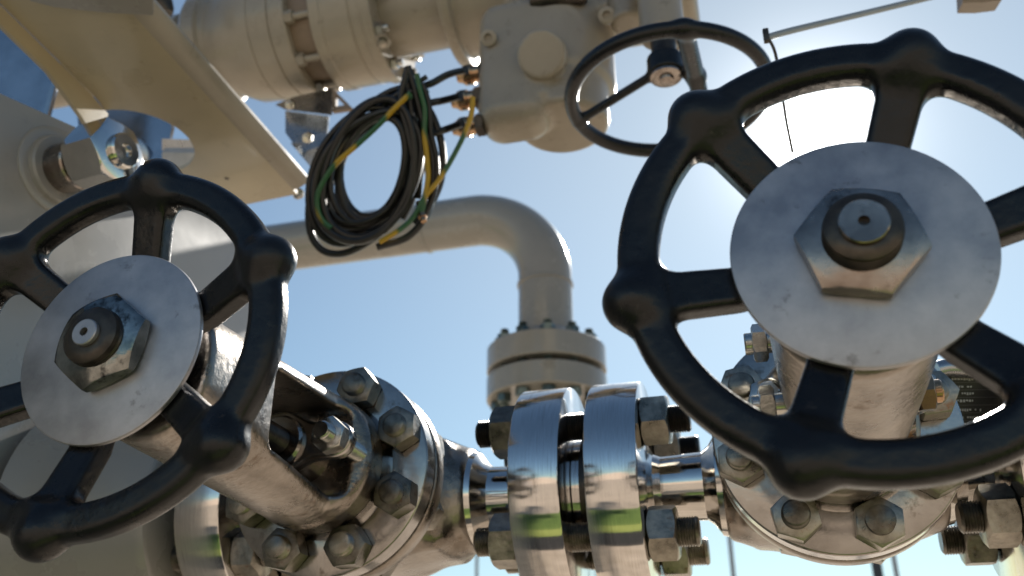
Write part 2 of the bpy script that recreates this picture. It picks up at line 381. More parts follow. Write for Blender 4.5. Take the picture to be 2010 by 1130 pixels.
def valve(name, label, c, ph, stph, rot0, flip):
    bl = .0128 if flip else .0080
    x0 = c[0]; t = thing(name, label, 'valve', (x0, .86, ZC), 'gate valves on the pipeline')
    hw, yf = handwheel(t, Vector(c), ph, BLACK)
    z0 = c[2]
    # nut, barrel and stem end in front of the disc
    bm = bmesh.new(); hexnut(bm, (x0, yf - .0002, z0), (0, -1, 0), .0605, .0115, rot0); link('hub_nut', bm, BROWN if flip else NUTK, hw, c)
    bm = bmesh.new(); lathe(bm, (x0, yf - .0112, z0), (0, -1, 0), [(0, .0178)] + [(q * .0011 + .0006, .0178 - (q % 2) * .0007) for q in range(int((bl - .004) / .0011))] + [(bl - .0022, .0172), (bl - .0008, .0150), (bl, .0120), (bl, .0075)], 64)
    link('barrel', bm, DARK, hw, c)
    bm = bmesh.new(); tr = .0112 if flip else .0080; lathe(bm, (x0, yf - .0106 - bl, z0), (0, -1, 0), [(0, tr), (.0030, tr), (.0036, tr - .0006), (.0036, .0026), (.0002, .0025), (.0002, 0.0001)], 48)
    link('stem_end', bm, BROWN if flip else ZINC, hw, c)
    # stem
    bm = bmesh.new(); threaded(bm, (x0, yf + .01, ZC), (0, 1, 0), .70 - yf - .01, .0112, .0028); link('stem', bm, DARK, t)
    # yoke: bearing boss, two arms, neck
    X0 = x0
    def fy(x, y, z):
        x = x - X0; z = z - ZC; k = np.clip((y - .47) / .20, 0, 1); r = np.sqrt(x * x + z * z)
        q1 = r - (.0465 + .0095 * k) + .006; q2 = np.abs(y - .582) - .122 + .006
        d = np.minimum(np.maximum(q1, q2), 0) + np.sqrt(np.maximum(q1, 0) ** 2 + np.maximum(q2, 0) ** 2) - .006
        d = smax(d, np.abs(x) - (.0440 - .013 * np.clip((y - .50) / .15, 0, 1)) - .02 * np.clip((y - .66) / .02, 0, 1), .006)   # flats on the sides
        w = [np.abs(x) - 1, np.abs(y - .609) - .063 + .010, np.abs(z) - (.0290 + .008 * np.clip((y - .56) / .11, 0, 1)) + .010]
        win = np.minimum(np.maximum(w[1], w[2]), 0) + np.sqrt(np.maximum(w[1], 0) ** 2 + np.maximum(w[2], 0) ** 2) - .010
        d = smax(d, -win, .003)
        d = smin(d, f_cyl(x, y, z, (0, 0, 0), 1, .0555, .676, .708, .006), .008)
        return smax(d, -(r - .0125), .001)
    cast('yoke', fy, (x0 - .064, .446, ZC - .064), (x0 + .064, .716, ZC + .064), .002, CAST, t, (x0, .58, ZC))
    for yy in (.600, .640):
        bm = bmesh.new(); box(bm, (x0, yy, ZC + .0525), (.020, .0022, .004)); link('cast_slot', bm, DARK, t, (x0, yy, ZC + .05))
    # gland follower with its two eye bolts
    bm = bmesh.new(); lathe(bm, (x0, .625, ZC), (0, 1, 0), [(0, .0135), (0, .019), (.002, .021), (.03, .021), (.05, .024)], 48); gl = link('gland_follower', bm, FACE, t, (x0, .64, ZC))
    def fg(x, y, z):
        x = x - X0; z = z - ZC
        a = np.minimum(f_seg(x, np.zeros_like(y), z, (-.046, 0, 0), (.046, 0, 0), .0145), np.sqrt(x * x + z * z) - .027)
        a = smin(f_seg(x, np.zeros_like(y), z, (-.046, 0, 0), (.046, 0, 0), .0145), np.sqrt(x * x + z * z) - .026, .01)
        w = np.abs(y - .636) - .006
        d = smax(a, w, .003)
        return smax(d, -(np.sqrt(x * x + z * z) - .0125), .001)
    cast('gland_flange', fg, (x0 - .064, .626, ZC - .032), (x0 + .064, .646, ZC + .032), .0015, FACE, t, (x0, .636, ZC))
    for s in (-1, 1):
        stud(t, (x0 + s * .046, .6295, ZC), (0, -1, 0), .0075, .011, .012, .029, .3, NUTB, NUTB, .06)
    if flip:                                                    # clamp bolts through the yoke, heads out to the sides
        for sx, zz, yy in ((-1, .032, .60), (-1, -.012, .60), (1, -.012, .60)):
            p = Vector((x0 + sx * .043, yy, ZC + zz))
            bm = bmesh.new(); hexnut(bm, p, (sx, 0, 0), .026, .010, .2); lathe(bm, p - Vector((sx * .02, 0, 0)), (sx, 0, 0), [(0, .0075), (.034, .0075), (.035, .0068)], 24)
            link('clamp_bolt', bm, NUTB if zz > 0 or sx < 0 else BRASS, t, p)
    # bonnet flange and body flange
    bm = bmesh.new(); lathe(bm, (x0, 0, ZC), (0, 1, 0), [(.700, .0545), (.712, .0565), (.716, .0600), (.7165, .0895), (.7170, .0903), (.7180, .0910), (.7345, .0910), (.7355, .0903), (.736, .0895)], 128)
    link('bonnet_flange', bm, FACE, t, (x0, .72, ZC))
    bm = bmesh.new(); lathe(bm, (x0, 0, ZC), (0, 1, 0), [(.7362, .070), (.7400, .070)], 96); link('gasket', bm, DARK, t, (x0, .74, ZC))
    bm = bmesh.new(); lathe(bm, (x0, 0, ZC), (0, 1, 0), [(.7400, .0900), (.7403, .0908), (.7415, .0915), (.757, .0915), (.7582, .0908), (.7590, .0895), (.7600, .066)], 128)
    link('body_flange', bm, CAST, t, (x0, .75, ZC))
    for k in range(8):
        th = stph + k * math.pi / 4
        p = (x0 + STUDL * math.sin(th), .7163, ZC + STUDL * math.cos(th))
        stud(t, p, (0, -1, 0), .0102, random.uniform(.0055, .0105), .0185, .0365, random.uniform(0, 1), NUT, NUT, .055)
        bm = bmesh.new(); q = Vector((p[0], .7592, p[2])); hexnut(bm, q, (0, 1, 0), .0365, .0185, random.uniform(0, 1)); threaded(bm, q, (0, 1, 0), .026, .0095); link('nut', bm, NUT, t, q)
    # body
    def fb(x, y, z):
        x = x - X0; z = z - ZC; y_ = y - .86
        a = f_cyl(x, y_, z, (0, 0, 0), 0, .0500, -.092, .092, .008)
        b = f_cyl(x, y, z, (0, 0, 0), 1, .064, .7585, .93, .015)
        bx = f_box(x, y_, z, (0, 0, 0), (.15, .105, .105), .012)
        return smin(smin(a, b, .018), bx, .02)
    cast('body', fb, (x0 - .105, .754, ZC - .075), (x0 + .105, .942, ZC + .075), .0026, CAST, t, (x0, .86, ZC))
    for s in (-1, 1):                                           # necks to the pipe flanges
        bm = bmesh.new(); L = .149 if s > 0 or flip else .130
        if flip and s > 0: L = .124
        if flip and s < 0: L = .1555
        lathe(bm, (x0, .86, ZC), (s, 0, 0), [(.088, .047), (.096, .045), (.102, .036), (.108, .031), (L, .029)], 72)
        link('end_neck', bm, BRIGHT, t, (x0 + s * .1, .86, ZC))
    return t
CL = (-.3600, .4190, .2052); CR = (.0575, .4104, .2066)
v1 = valve('gate_valve', 'steel gate valve with shiny black six-spoke handwheel in front of the large grey painted vessel', CL, R(8.0), 6.6719 + 0.0, .35, False)
v2 = valve('gate_valve', 'steel gate valve whose black handwheel stands before the sun, its disc bluish', CR, R(21.2), -19.9014 % (2 * math.pi), R(47), True)

# ================================================================== PIPE FLANGE JOINTS
RF, YA = .1007, .8601
def flange_prof(a, b, r, rn):
    """flange disc between a and b (a = joint face side), neck radius rn on the outer side"""
    return [(a, .05), (a, r - .0016), (a + .0005, r - .0005), (a + .0016, r), (b - .0016, r), (b - .0005, r - .0005), (b, r - .0016), (b, rn + .010), (b + .004, rn + .003), (b + .012, rn)]
def joint(label, xa0, xa1, xb0, xb1, rot, far_side=True):
    xm = (xa1 + xb0) / 2
    t = thing('flange_joint', label, 'flange joint', (xm, YA, ZC), 'bolted flange joints of the pipeline')
    for s, near, far in ((-1, xm - xa1, xm - xa0), (1, xb0 - xm, xb1 - xm)):
        if s < 0 and not far_side: continue
        bm = bmesh.new(); lathe(bm, (xm, YA, ZC), (s, 0, 0), flange_prof(near, far, RF, .029), 160); f = link('flange', bm, STEEL, t, (xm + s * near, YA, ZC))
        bm = bmesh.new(); lathe(bm, (xm, YA, ZC), (s, 0, 0), [(.0008 + .002, .045), (.0028, .050), (near - .001, .050), (near - .0002, .049)], 96); link('raised_face', bm, STEEL, f, (xm, YA, ZC))
    bm = bmesh.new(); lathe(bm, (xm, YA, ZC), (1, 0, 0), [(-.0026, .044), (-.0026, .0525), (.0026, .0525), (.0026, .044)], 96); link('gasket', bm, DARK, t, (xm, YA, ZC))
    for k in range(4):
        th = math.pi / 4 + k * math.pi / 2; d = Vector((0, -.0707 * math.cos(th), .0707 * math.sin(th)))
        pL = Vector((xa0, YA, ZC)) + d; pR = Vector((xb1, YA, ZC)) + d
        bm = bmesh.new(); threaded(bm, pL - Vector((.042, 0, 0)), (1, 0, 0), (pR - pL).length + .042 + .044, .0128, .0022, 32)
        s_ = link('stud', bm, DARK if k < 2 else NUT, t, (pL + pR) / 2)
        r_ = rot + k * .37
        if far_side:
          bm = bmesh.new(); hexnut(bm, pL - Vector((.0003, 0, 0)), (-1, 0, 0), .0495, .0255, r_); link('nut', bm, NUT, s_, pL)
        bm = bmesh.new(); hexnut(bm, pR + Vector((.0003, 0, 0)), (1, 0, 0), .0495, .0255, r_ + .2); link('nut', bm, NUT, s_, pR)
    return t
bm = bmesh.new(); prism(bm, [aty(x, y, .655) for x, y in ((1760, 768), (1776, 762), (1797, 805), (1800, 885), (1752, 885), (1768, 825))], (0, .005, 0)); link('yoke_strap', bm, BRIGHT, v2)
j1 = joint('pair of mirror-bright round steel flanges bolted together between the two valves', -.212, -.1667, -.145, -.099, .1)
j2 = joint('steel flange bolted to the grey vessel, half hidden behind the left handwheel', -.604, -.556, -.5385, -.4905, .3, False)
j3 = joint('bolted pair of pipe flanges cut off by the right edge of the photo', .190, .235, .256, .301, .25)
# thin lug plate behind the left valve
bm = bmesh.new(); prism(bm, [aty(862, 856, .93), aty(945, 888, .93), aty(945, 898, .93), aty(862, 890, .93)], (0, .004, 0))
lugo = link('lug_plate', bm, GALV, v1, (-.28, .93, .26))

# ================================================================== FLANGED RISER PIPE BEHIND
YP, XP, RP = 1.929, -.4440, .0640
zt = 1.168; rb = .185
t = thing('riser_pipe', 'thick grey-beige pipe that rises from a bolted double flange and bends over to the left', 'pipe', (XP, YP, .70))
pts = [(XP, YP, -1.30)] + [(XP, YP, z) for z in (-.5, .2, .7, .85, zt - rb)]
for k in range(1, 9):
    a = k / 8 * math.pi / 2; pts.append((XP - rb * (1 - math.cos(a)), YP, zt - rb + rb * math.sin(a)))
pts += [(x, YP, zt) for x in (-.75, -.9, -1.2, -1.7, -2.4)]
bm = bmesh.new(); sweep(bm, pts, RP, 64, 5); link('pipe', bm, GREYP, t, (XP, YP, 1.0))
RFB = .1365
for z0, z1, nm in ((.739, .795, 'flange'), (.672, .724, 'flange')):
    bm = bmesh.new(); lathe(bm, (XP, YP, 0), (0, 0, 1), [(z0, .066), (z0, RFB - .002), (z0 + .002, RFB), (z1 - .002, RFB), (z1, RFB - .002), (z1, .066)], 96); link('flange', bm, GREYP, t, (XP, YP, z0))
bm = bmesh.new(); lathe(bm, (XP, YP, 0), (0, 0, 1), [(.7242, .105), (.7388, .105)], 72); link('gasket', bm, DARK, t, (XP, YP, .73))
bm = bmesh.new(); lathe(bm, (XP, YP, 0), (0, 0, 1), [(.795, .090), (.80, .084), (.835, .0655)], 64); link('weld_neck', bm, GREYP, t, (XP, YP, .8))
for xx in (-.75, -.444):
    bm = bmesh.new(); pc = (xx + .1 * 0, YP, zt) if xx == -.75 else (XP, YP, zt - rb - .02); ax_ = (1, 0, 0) if xx == -.75 else (0, 0, 1)
    lathe(bm, pc, ax_, [(-.006, RP - .001), (-.003, RP + .0032), (.003, RP + .0032), (.006, RP - .001)], 64, cap=False); link('weld_bead', bm, GREYP, t, pc)
for k in range(12):
    th = (k + .5) * math.pi / 6; d = Vector((math.cos(th), math.sin(th), 0)) * .110
    p = Vector((XP, YP, .795)) + d
    bm = bmesh.new(); threaded(bm, p - Vector((0, 0, .155)), (0, 0, 1), .186, .0095, .0022, 16); s_ = link('stud', bm, NUTG, t, p)
    bm = bmesh.new(); hexnut(bm, p, (0, 0, 1), .034, .019, th, 36); link('nut', bm, NUTG, s_, p)
    q = Vector((XP, YP, .6718)) + d
    bm = bmesh.new(); hexnut(bm, q, (0, 0, -1), .034, .019, th, 36); link('nut', bm, NUTG, s_, q)

# ================================================================== ACTUATOR OVERHEAD
YV, ZV = 1.15, 1.136
t = thing('valve_actuator', 'large beige actuator with ribbed cylinder and gearbox hanging overhead across the top', 'actuator', (-.5, YV, ZV))
bm = bmesh.new(); lathe(bm, (0, YV, ZV), (1, 0, 0), [(-1.35, .05), (-.96, .05), (-.955, .075), (-.925, .075), (-.92, .060), (-.90, .060), (-.895, .095), (-.885, .103), (-.862, .103), (-.858, .094), (-.85, .090), (-.835, .092), (-.80, .1085), (-.755, .1120), (-.7535, .1105), (-.7505, .1105), (-.749, .1135), (-.715, .1140), (-.7135, .1120), (-.7105, .1120), (-.709, .1160), (-.684, .1160), (-.682, .1140)], 128)
link('end_housing', bm, BEIGE, t, (-.8, YV, ZV))
bm = bmesh.new(); lathe(bm, (0, YV, ZV), (1, 0, 0), [(-.6825, .098), (-.638, .098)], 96); link('housing_spacer', bm, TAN, t, (-.66, YV, ZV))
bm = bmesh.new(); lathe(bm, (0, YV, ZV), (1, 0, 0), [(-.6390, .1130), (-.637, .1150), (-.620, .1150), (-.618, .1130), (-.570, .1130), (-.5685, .1110), (-.5655, .1110), (-.564, .1130), (-.548, .1130), (-.546, .1170), (-.532, .1170), (-.530, .1150)], 128); link('middle_housing', bm, BEIGE, t, (-.6, YV, ZV))
for k in range(9):
    th = k * 2 * math.pi / 9 + .2; p = Vector((-.6825, YV - .105 * math.cos(th), ZV + .105 * math.sin(th)))
    bm = bmesh.new(); hexnut(bm, p, (1, 0, 0), .024, .014, .3, 36); lathe(bm, p, (1, 0, 0), [(0, .006), (.046, .006)], 16); link('housing_bolt', bm, BEIGE if k % 3 else NUT, t, p)
for k in range(9):
    th = k * 2 * math.pi / 9 + 2.35 - .35; p = Vector((-.530, YV + .101 * math.cos(th), ZV + .101 * math.sin(th)))
    bm = bmesh.new(); hexnut(bm, p, (1, 0, 0), .022, .012, .3, 36); lathe(bm, p + Vector((.012, 0, 0)), (1, 0, 0), [(0, .006), (.008, .006), (.009, .005)], 16); link('housing_bolt', bm, NUTB, t, p)
# plugs on the underside
q = aty(727, 127, 1.062); dr = Vector((0, q.y - YV, q.z - ZV)).normalized(); p0 = Vector((q.x, YV, ZV)) + dr * .1125
bm = bmesh.new(); lathe(bm, p0, dr, [(0, .014), (.003, .014), (.003, .0095)], 32); hexnut(bm, p0 + dr * .003, dr, .016, .006, 0, 36); link('drain_plug', bm, NUT, t, p0)
def fgear(x, y, z):
    d = f_cyl(x, y - YV, z - ZV, (0, 0, 0), 0, .074, -.535, -.40, .004)
    d = smin(d, f_cyl(x, y - YV, z - ZV, (0, 0, 0), 0, .112, -.418, -.398, .006), .008)
    d = smin(d, f_cyl(x, y - YV, z - ZV, (0, 0, 0), 0, .098, -.405, -.20, .02), .01)
    # terminal box to the left and the motor housing hanging down
    d = smin(d, f_box(x, y, z, (-.292, 1.090, .915), (.108, .085, .235), .034), .022)
    d = smin(d, f_cyl(x, y, z, (-.232, 1.14, 0), 2, .086, .885, 1.10, .02), .015)
    d = smin(d, f_cyl(x, y, z, (-.228, 1.13, 0), 2, .070, .822, .93, .012), .006)
    d = smin(d, f_box(x, y, z, (-.262, 1.09, .855), (.060, .07, .04), .01), .008)
    # arm to the small handwheel
    d = smin(d, f_box(x, y, z, (-.12, 1.14, 1.055), (.22, .11, .11), .018), .02)
    d = smin(d, f_cyl(x, y, z, (-.060, .993, 0), 2, .030, .845, .96, .004), .008)
    d = smin(d, f_seg(x, y, z, (-.06, .993, .96), (-.07, 1.13, 1.06), .036), .012)
    d = smin(d, f_cyl(x, y, z, (-.115, 1.085, 0), 2, .026, .96, 1.06, .006), .008)
    d = smin(d, f_box(x, y, z, (-.045, 1.14, 1.03), (.02, .12, .085), .006), .006)
    # two round covers facing the lens
    n = ray(1065, 105); n = n.normalized()
    for (px, py, yy, rr) in ((1065, 108, 1.040, .036), (1105, 55, 1.085, .034)):
        c = aty(px, py, yy); X_, Y_, Z_ = x - c.x, y - c.y, z - c.z
        tt = Y_ * .86 + Z_ * .51; q1 = np.sqrt(np.maximum(X_ ** 2 + Y_ ** 2 + Z_ ** 2 - tt ** 2, 1e-12)) - rr + .004; q2 = np.abs(tt) - .014 + .004
        d = smin(d, np.minimum(np.maximum(q1, q2), 0) + np.sqrt(np.maximum(q1, 0) ** 2 + np.maximum(q2, 0) ** 2) - .004, .004)
    return d
cast('gearbox', fgear, (-.55, .95, .74), (-.01, 1.28, 1.27), .0042, BEIGE, t, (-.25, 1.14, 1.0))
def boss(px, py, yy, r1, m):
    c = aty(px, py, yy); n = Vector((0, -.86, -.51))
    bm = bmesh.new(); lathe(bm, c, n, [(0, r1), (.006, r1), (.007, r1 * .85), (.007, r1 * .5), (.002, r1 * .45), (.002, 0)], 32); link('screw_boss', bm, m, t, c)
bm = bmesh.new(); lathe(bm, aty(322, 18, .98), (.2, .3, -1), [(-.10, .016), (.0, .016), (.008, .013)], 24); link('limit_probe', bm, DARK, t, aty(322, 18, .98))
boss(960, 75, 1.043, .013, BEIGE); boss(1192, 31, 1.072, .013, BEIGE)
bm = bmesh.new(); lathe(bm, aty(1100, -5, 1.06), (1, 0, .0), [(-.045, .018), (.03, .018), (.04, .014)], 32); link('conduit_entry', bm, DARK, t, aty(1100, -5, 1.06))
# small handwheel of the actuator: horizontal, seen from below
HC = Vector((-.060, .993, .75)); HR = .135
def fhw(x, y, z):
    x = x - HC.x; y = y - HC.y; z = z - HC.z; r = np.sqrt(x * x + y * y)
    rim = np.sqrt((r - (HR - .009)) ** 2 + (z * .9) ** 2) - .0092
    d = rim
    def rp(px, py): q = atz(px, py, HC.z) - HC; q.normalize(); return (q.x * (HR - .009), q.y * (HR - .009), 0)
    d = smin(d, f_seg(x, y, z, (0, 0, .046), rp(1125, 240), .0062), .008)
    a_, b_ = rp(1343, 55), rp(1405, 292); mid = (.5 * (a_[0] + b_[0]), .5 * (a_[1] + b_[1]), .022)
    d = smin(d, f_seg(x, y, z, a_, mid, .0115), .010); d = smin(d, f_seg(x, y, z, mid, b_, .0115), .010)
    d = smin(d, f_seg(x, y, z, (0, 0, .046), (mid[0], mid[1], .024), .0075), .008)
    d = smin(d, f_cyl(x, y, z, (0, 0, 0), 2, .024, .032, .062, .004), .006)
    return d
hw = cast('handwheel', fhw, (HC.x - .16, HC.y - .16, HC.z - .02), (HC.x + .16, HC.y + .16, HC.z + .07), .0022, BLACK, t, HC)
bm = bmesh.new(); lathe(bm, HC + Vector((0, 0, .0318)), (0, 0, -1), [(0, .021), (.003, .021), (.004, .019), (.004, .010), (.008, .009), (.009, .006)], 40); link('hub_cap', bm, BROWN, hw, HC)
bm = bmesh.new(); lathe(bm, HC + Vector((0, 0, .06)), (0, 0, 1), [(0, .017), (.05, .017)], 40); link('handwheel_shaft', bm, DARK, hw, HC)
# cable glands on the terminal box face
for (px, py) in ((915, 140), (905, 190), (908, 243)):
    c = aty(px + 45, py, 1.075)
    bm = bmesh.new(); hexnut(bm, c, (-1, 0, 0), .036, .014, .2, 36); g = link('cable_gland', bm, DARK, t, c)
    bm = bmesh.new(); lathe(bm, c + Vector((-.0142, 0, 0)), (-1, 0, 0), [(0, .013), (.010, .013), (.0105, .0155), (.024, .0155), (.030, .011), (.036, .009)], 32); link('gland_cap', bm, BRASS, g, c)
    bm = bmesh.new(); hexnut(bm, c + Vector((-.026, 0, 0)), (-1, 0, 0), .034, .010, .5, 36); link('gland_nut', bm, DARK, g, c)

# ================================================================== CABLES
DC = 1.22
t = thing('cable_coil', 'hanging coil of black cables with green and yellow earth wires tied below the actuator', 'cable', atd(725, 325, DC))
rnd = random.Random(4)
def coil_loop(k):
    f = k / 16
    cx, cy_ = 736 - 16 * f + rnd.uniform(-6, 6), 330 + 12 * f + rnd.uniform(-6, 6)
    ax_, bx = 64 + 32 * f + rnd.uniform(-6, 6), 104 + 48 * f + rnd.uniform(-8, 8)
    tilt = R(25) + rnd.uniform(-.13, .13); dd = DC + rnd.uniform(-.03, .03); ph = rnd.uniform(0, 6.28); am = rnd.uniform(.0, .012)
    pts = []
    for i in range(18):
        a = i / 18 * 2 * math.pi; r1 = 1 + .05 * math.sin(2 * a + ph) + .03 * math.sin(3 * a + ph * 2)
        ex = ax_ * math.cos(a) * r1; ey = bx * math.sin(a) * r1
        x = cx + ex * math.cos(tilt) - ey * math.sin(tilt); y = cy_ + ex * math.sin(tilt) + ey * math.cos(tilt)
        pts.append(atd(x, y, dd + am * math.sin(a + ph)))
    return pts
for k in range(17):
    bm = bmesh.new(); sweep(bm, coil_loop(k), .0047 + rnd.uniform(-.0014, .0010), 10, 5, True); link('cable_loop', bm, CABLE, t)
def cab(name, pp, r, m, par=None, d=DC):
    par = par or t
    pts = [atd(p[0], p[1], p[2] if len(p) > 2 else d) for p in pp]
    bm = bmesh.new(); sweep(bm, pts, r, 10, 6); return link(name, bm, m, par)
cab('cable_tail', [(800, 130), (812, 170), (830, 240), (848, 300), (850, 360), (838, 420), (800, 465), (740, 485)], .0050, CABLE, d=DC - .02)
cab('cable_tail', [(806, 140), (822, 185), (850, 230), (868, 290), (866, 350), (846, 400), (815, 440)], .0050, CABLE)
cab('cable_tail', [(796, 150), (806, 220), (808, 300), (800, 370), (770, 430), (715, 470)], .0055, CABLE, d=DC - .015)
cab('cable_tail', [(802, 150), (815, 210), (818, 300), (812, 380), (790, 430)], .0050, CABLE, d=DC + .01)
cab('cable_tail', [(820, 170), (790, 172), (755, 185), (715, 215), (675, 265), (640, 320)], .0046, CABLE)
cab('cable_tail', [(826, 182), (792, 180), (765, 196), (728, 226), (690, 275)], .0040, CABLE, d=DC - .02)
cab('cable_tail', [(915, 137, 1.2), (880, 146), (850, 162), (825, 172), (800, 190), (775, 215)], .0048, CABLE)
cab('cable_tail', [(905, 188, 1.2), (870, 197), (845, 202), (825, 212), (812, 240), (806, 300)], .0050, CABLE)
cab('cable_tail', [(908, 242, 1.2), (880, 252), (862, 258), (845, 262), (835, 275), (825, 330), (820, 390)], .0050, CABLE)
cab('cable_tail', [(812, 150), (790, 190), (768, 214), (720, 228), (680, 262), (655, 300)], .0036, CABLE, d=DC + .02)
cab('cable_tail', [(830, 165), (842, 205), (846, 260), (858, 320), (852, 380), (832, 430)], .0036, CABLE, d=DC - .025)
cab('cable_tail', [(798, 140), (786, 200), (800, 260), (812, 330), (798, 400), (752, 455)], .0042, CABLE, d=DC - .03)
cab('cable_tail', [(838, 150), (815, 168), (800, 205), (812, 235), (850, 262), (872, 255)], .0034, CABLE, d=DC - .01)
cab('earth_wire', [(818, 145), (824, 175), (834, 215), (833, 260), (838, 310), (840, 350), (832, 395), (826, 425)], .0036, EARTH, d=DC - .03)
cab('earth_wire', [(806, 182), (775, 212), (738, 250), (700, 285), (660, 320), (635, 355), (623, 385), (625, 415), (636, 435), (650, 447)], .0036, EARTH, d=DC - .035)
cab('earth_wire', [(928, 190), (925, 225), (912, 262), (888, 310), (862, 352), (835, 385), (812, 425), (785, 450), (745, 475)], .0034, EARTH, d=DC - .03)
cab('earth_wire', [(775, 205), (810, 190), (842, 178)], .0024, EARTH, d=DC - .02)
bm = bmesh.new()
for (px, py, r_) in ((803, 185, .017), (806, 215, .015)):
    c = atd(px, py, DC); lathe(bm, c - Vector((0, 0, .004)), (0, .2, 1), [(0, r_), (.0005, r_ + .001), (.007, r_ + .001), (.0075, r_)], 24, cap=False)
link('cable_tie', bm, CABLE, t)
bm = bmesh.new(); c = atd(828, 420, DC - .03); hexnut(bm, c, (.3, 0, -1), .012, .006, 0, 24); lathe(bm, c, (.3, 0, -1), [(-.02, .004), (.012, .004)], 16); link('wire_lug', bm, BRASS, t, c)

# ================================================================== SUPPORT BEAM OVERHEAD, TOP LEFT
zb = .75
t = thing('support_beam', 'wide beige channel beam seen from below at the top left, with a round notch', 'beam', (-.71, .85, zb))
out = [(-.640, .30), (-.640, 1.088), (-.795, 1.100)]
nc = Vector((-.795, .905)); nr = .078
for k in range(0, 25):
    a = R(85) - R(170) * k / 24 ; out.append((nc.x + nr * math.cos(a), nc.y + nr * math.sin(a)))
out += [(-.783, .80), (-.779, .72), (-.775, .62), (-.77, .30)]
bm = bmesh.new(); prism(bm, [(x, y, zb) for x, y in out], (0, 0, .006)); link('bottom_plate', bm, BEIGE2, t, (-.71, .85, zb))
# side web on the right: rounded fold and upright
bm = bmesh.new(); A = []
sec = [(-.6405, 0), (-.632, .0012), (-.624, .005), (-.618, .010), (-.6155, .015), (-.616, .020), (-.621, .020), (-.6405, .0065)]
prism(bm, [(x, .30, zb + z) for x, z in sec], (0, .775, 0)); link('side_web', bm, BEIGE, t, (-.63, .7, zb))
# turned-down lip on the left
bm = bmesh.new(); B_ = [(-.7705, .30), (-.7755, .62), (-.7795, .72), (-.7835, .79), (-.789, .835)]
hts = [.016, .018, .020, .036, .050]
top = [bm.verts.new((x, y, zb - .0003)) for x, y in B_]; bot = [bm.verts.new((x - .004, y, zb - h_)) for (x, y), h_ in zip(B_, hts)]
top2 = [bm.verts.new((x - .006, y, zb - .0003)) for x, y in B_]; bot2 = [bm.verts.new((x - .010, y, zb - h_)) for (x, y), h_ in zip(B_, hts)]
for i in range(4):
    bm.faces.new([top[i], top[i + 1], bot[i + 1], bot[i]]); bm.faces.new([top2[i], bot2[i], bot2[i + 1], top2[i + 1]]); bm.faces.new([bot[i], bot[i + 1], bot2[i + 1], bot2[i]]); bm.faces.new([top[i], top2[i], top2[i + 1], top[i + 1]])
bm.faces.new([top[0], bot[0], bot2[0], top2[0]]); bm.faces.new([top[4], top2[4], bot2[4], bot[4]])
link('turned_lip', bm, BEIGE2, t, (-.78, .7, zb))
bm = bmesh.new(); prism(bm, [atz(x, y, zb - .0065) for x, y in ((20, -60), (60, 2), (110, 14), (200, 24), (300, 30), (300, -60))], (0, 0, .006)); link('cross_member', bm, GREY, t)
bm = bmesh.new(); c = atz(445, 350, zb); lathe(bm, (c.x, c.y, zb + .0005), (0, 0, -1), [(0, .0035), (.0008, .0035), (.0012, .002)], 20); link('hole_disc', bm, DARK, t, c)  # dark disc standing in for the shade inside a small hole

# bright sheet-metal pieces seen through the openings of the beam
t = thing('cover_plate', 'blue-tinted sheet steel plate seen through the opening at the upper left edge', 'plate', atd(40, 120, 1.25))
a_, b_, c_, d_ = [aty(x, y, .95) for x, y in ((-80, -40), (160, -20), (95, 240), (-80, 200))]
bm = bmesh.new(); prism(bm, [a_, b_, c_, d_], (-.004, .006, .001)); link('sheet', bm, MIRROR, t)
bm = bmesh.new(); sweep(bm, [aty(132, 60, .948), aty(113, 140, .948), aty(90, 230, .948)], .0048, 10, 4); link('edge_glint_rod', bm, BRIGHT, t)  # added polished rod imitating the sun's glint along the plate edge
t = thing('access_plate', 'bluish steel plate with a dark screw hole, behind the round notch of the beam', 'plate', atd(250, 270, 1.4))
bm = bmesh.new(); n_ = Vector((.25, -1, -.2)).normalized()
cc = [aty(x, y, 1.06) for x, y in ((150, 215), (180, 190), (260, 180), (325, 215), (338, 250), (320, 330), (305, 380), (170, 380))]
prism(bm, cc, (0, .006, .002)); pl = link('sheet', bm, MIRROR, t)
c = aty(247, 265, 1.058); bm = bmesh.new(); lathe(bm, c, (0, -1, -.2), [(0, .007), (.001, .007), (.0012, .005)], 20); link('screw_hole', bm, DARK, t, c)
c = aty(255, 312, 1.058); bm = bmesh.new(); lathe(bm, c, (.1, -1, -.3), [(0, .036), (.006, .036), (.008, .032), (.008, .001)], 40); link('round_cover', bm, GALV, t, c)
c = aty(281, 320, 1.045); bm = bmesh.new(); lathe(bm, c, (0, -1, -.2), [(0, .0035), (.001, .0035)], 16); link('screw_hole', bm, DARK, t, c)
t = thing('flat_strap', 'pale steel strap crossing the round notch of the beam', 'strap', atd(360, 290, 1.46))
bm = bmesh.new(); prism(bm, [atd(x, y, 1.46) for x, y in ((318, 272), (410, 275), (410, 298), (318, 294))], (0, .006, 0)); link('strap', bm, GALV, t)
bm = bmesh.new(); prism(bm, [atd(x, y, 1.45) for x, y in ((318, 299), (390, 300), (390, 355), (318, 355))], (0, .012, .03)); link('sunlit_white_block', bm, WHITE, t)  # white block whose colour imitates an overexposed sunlit surface

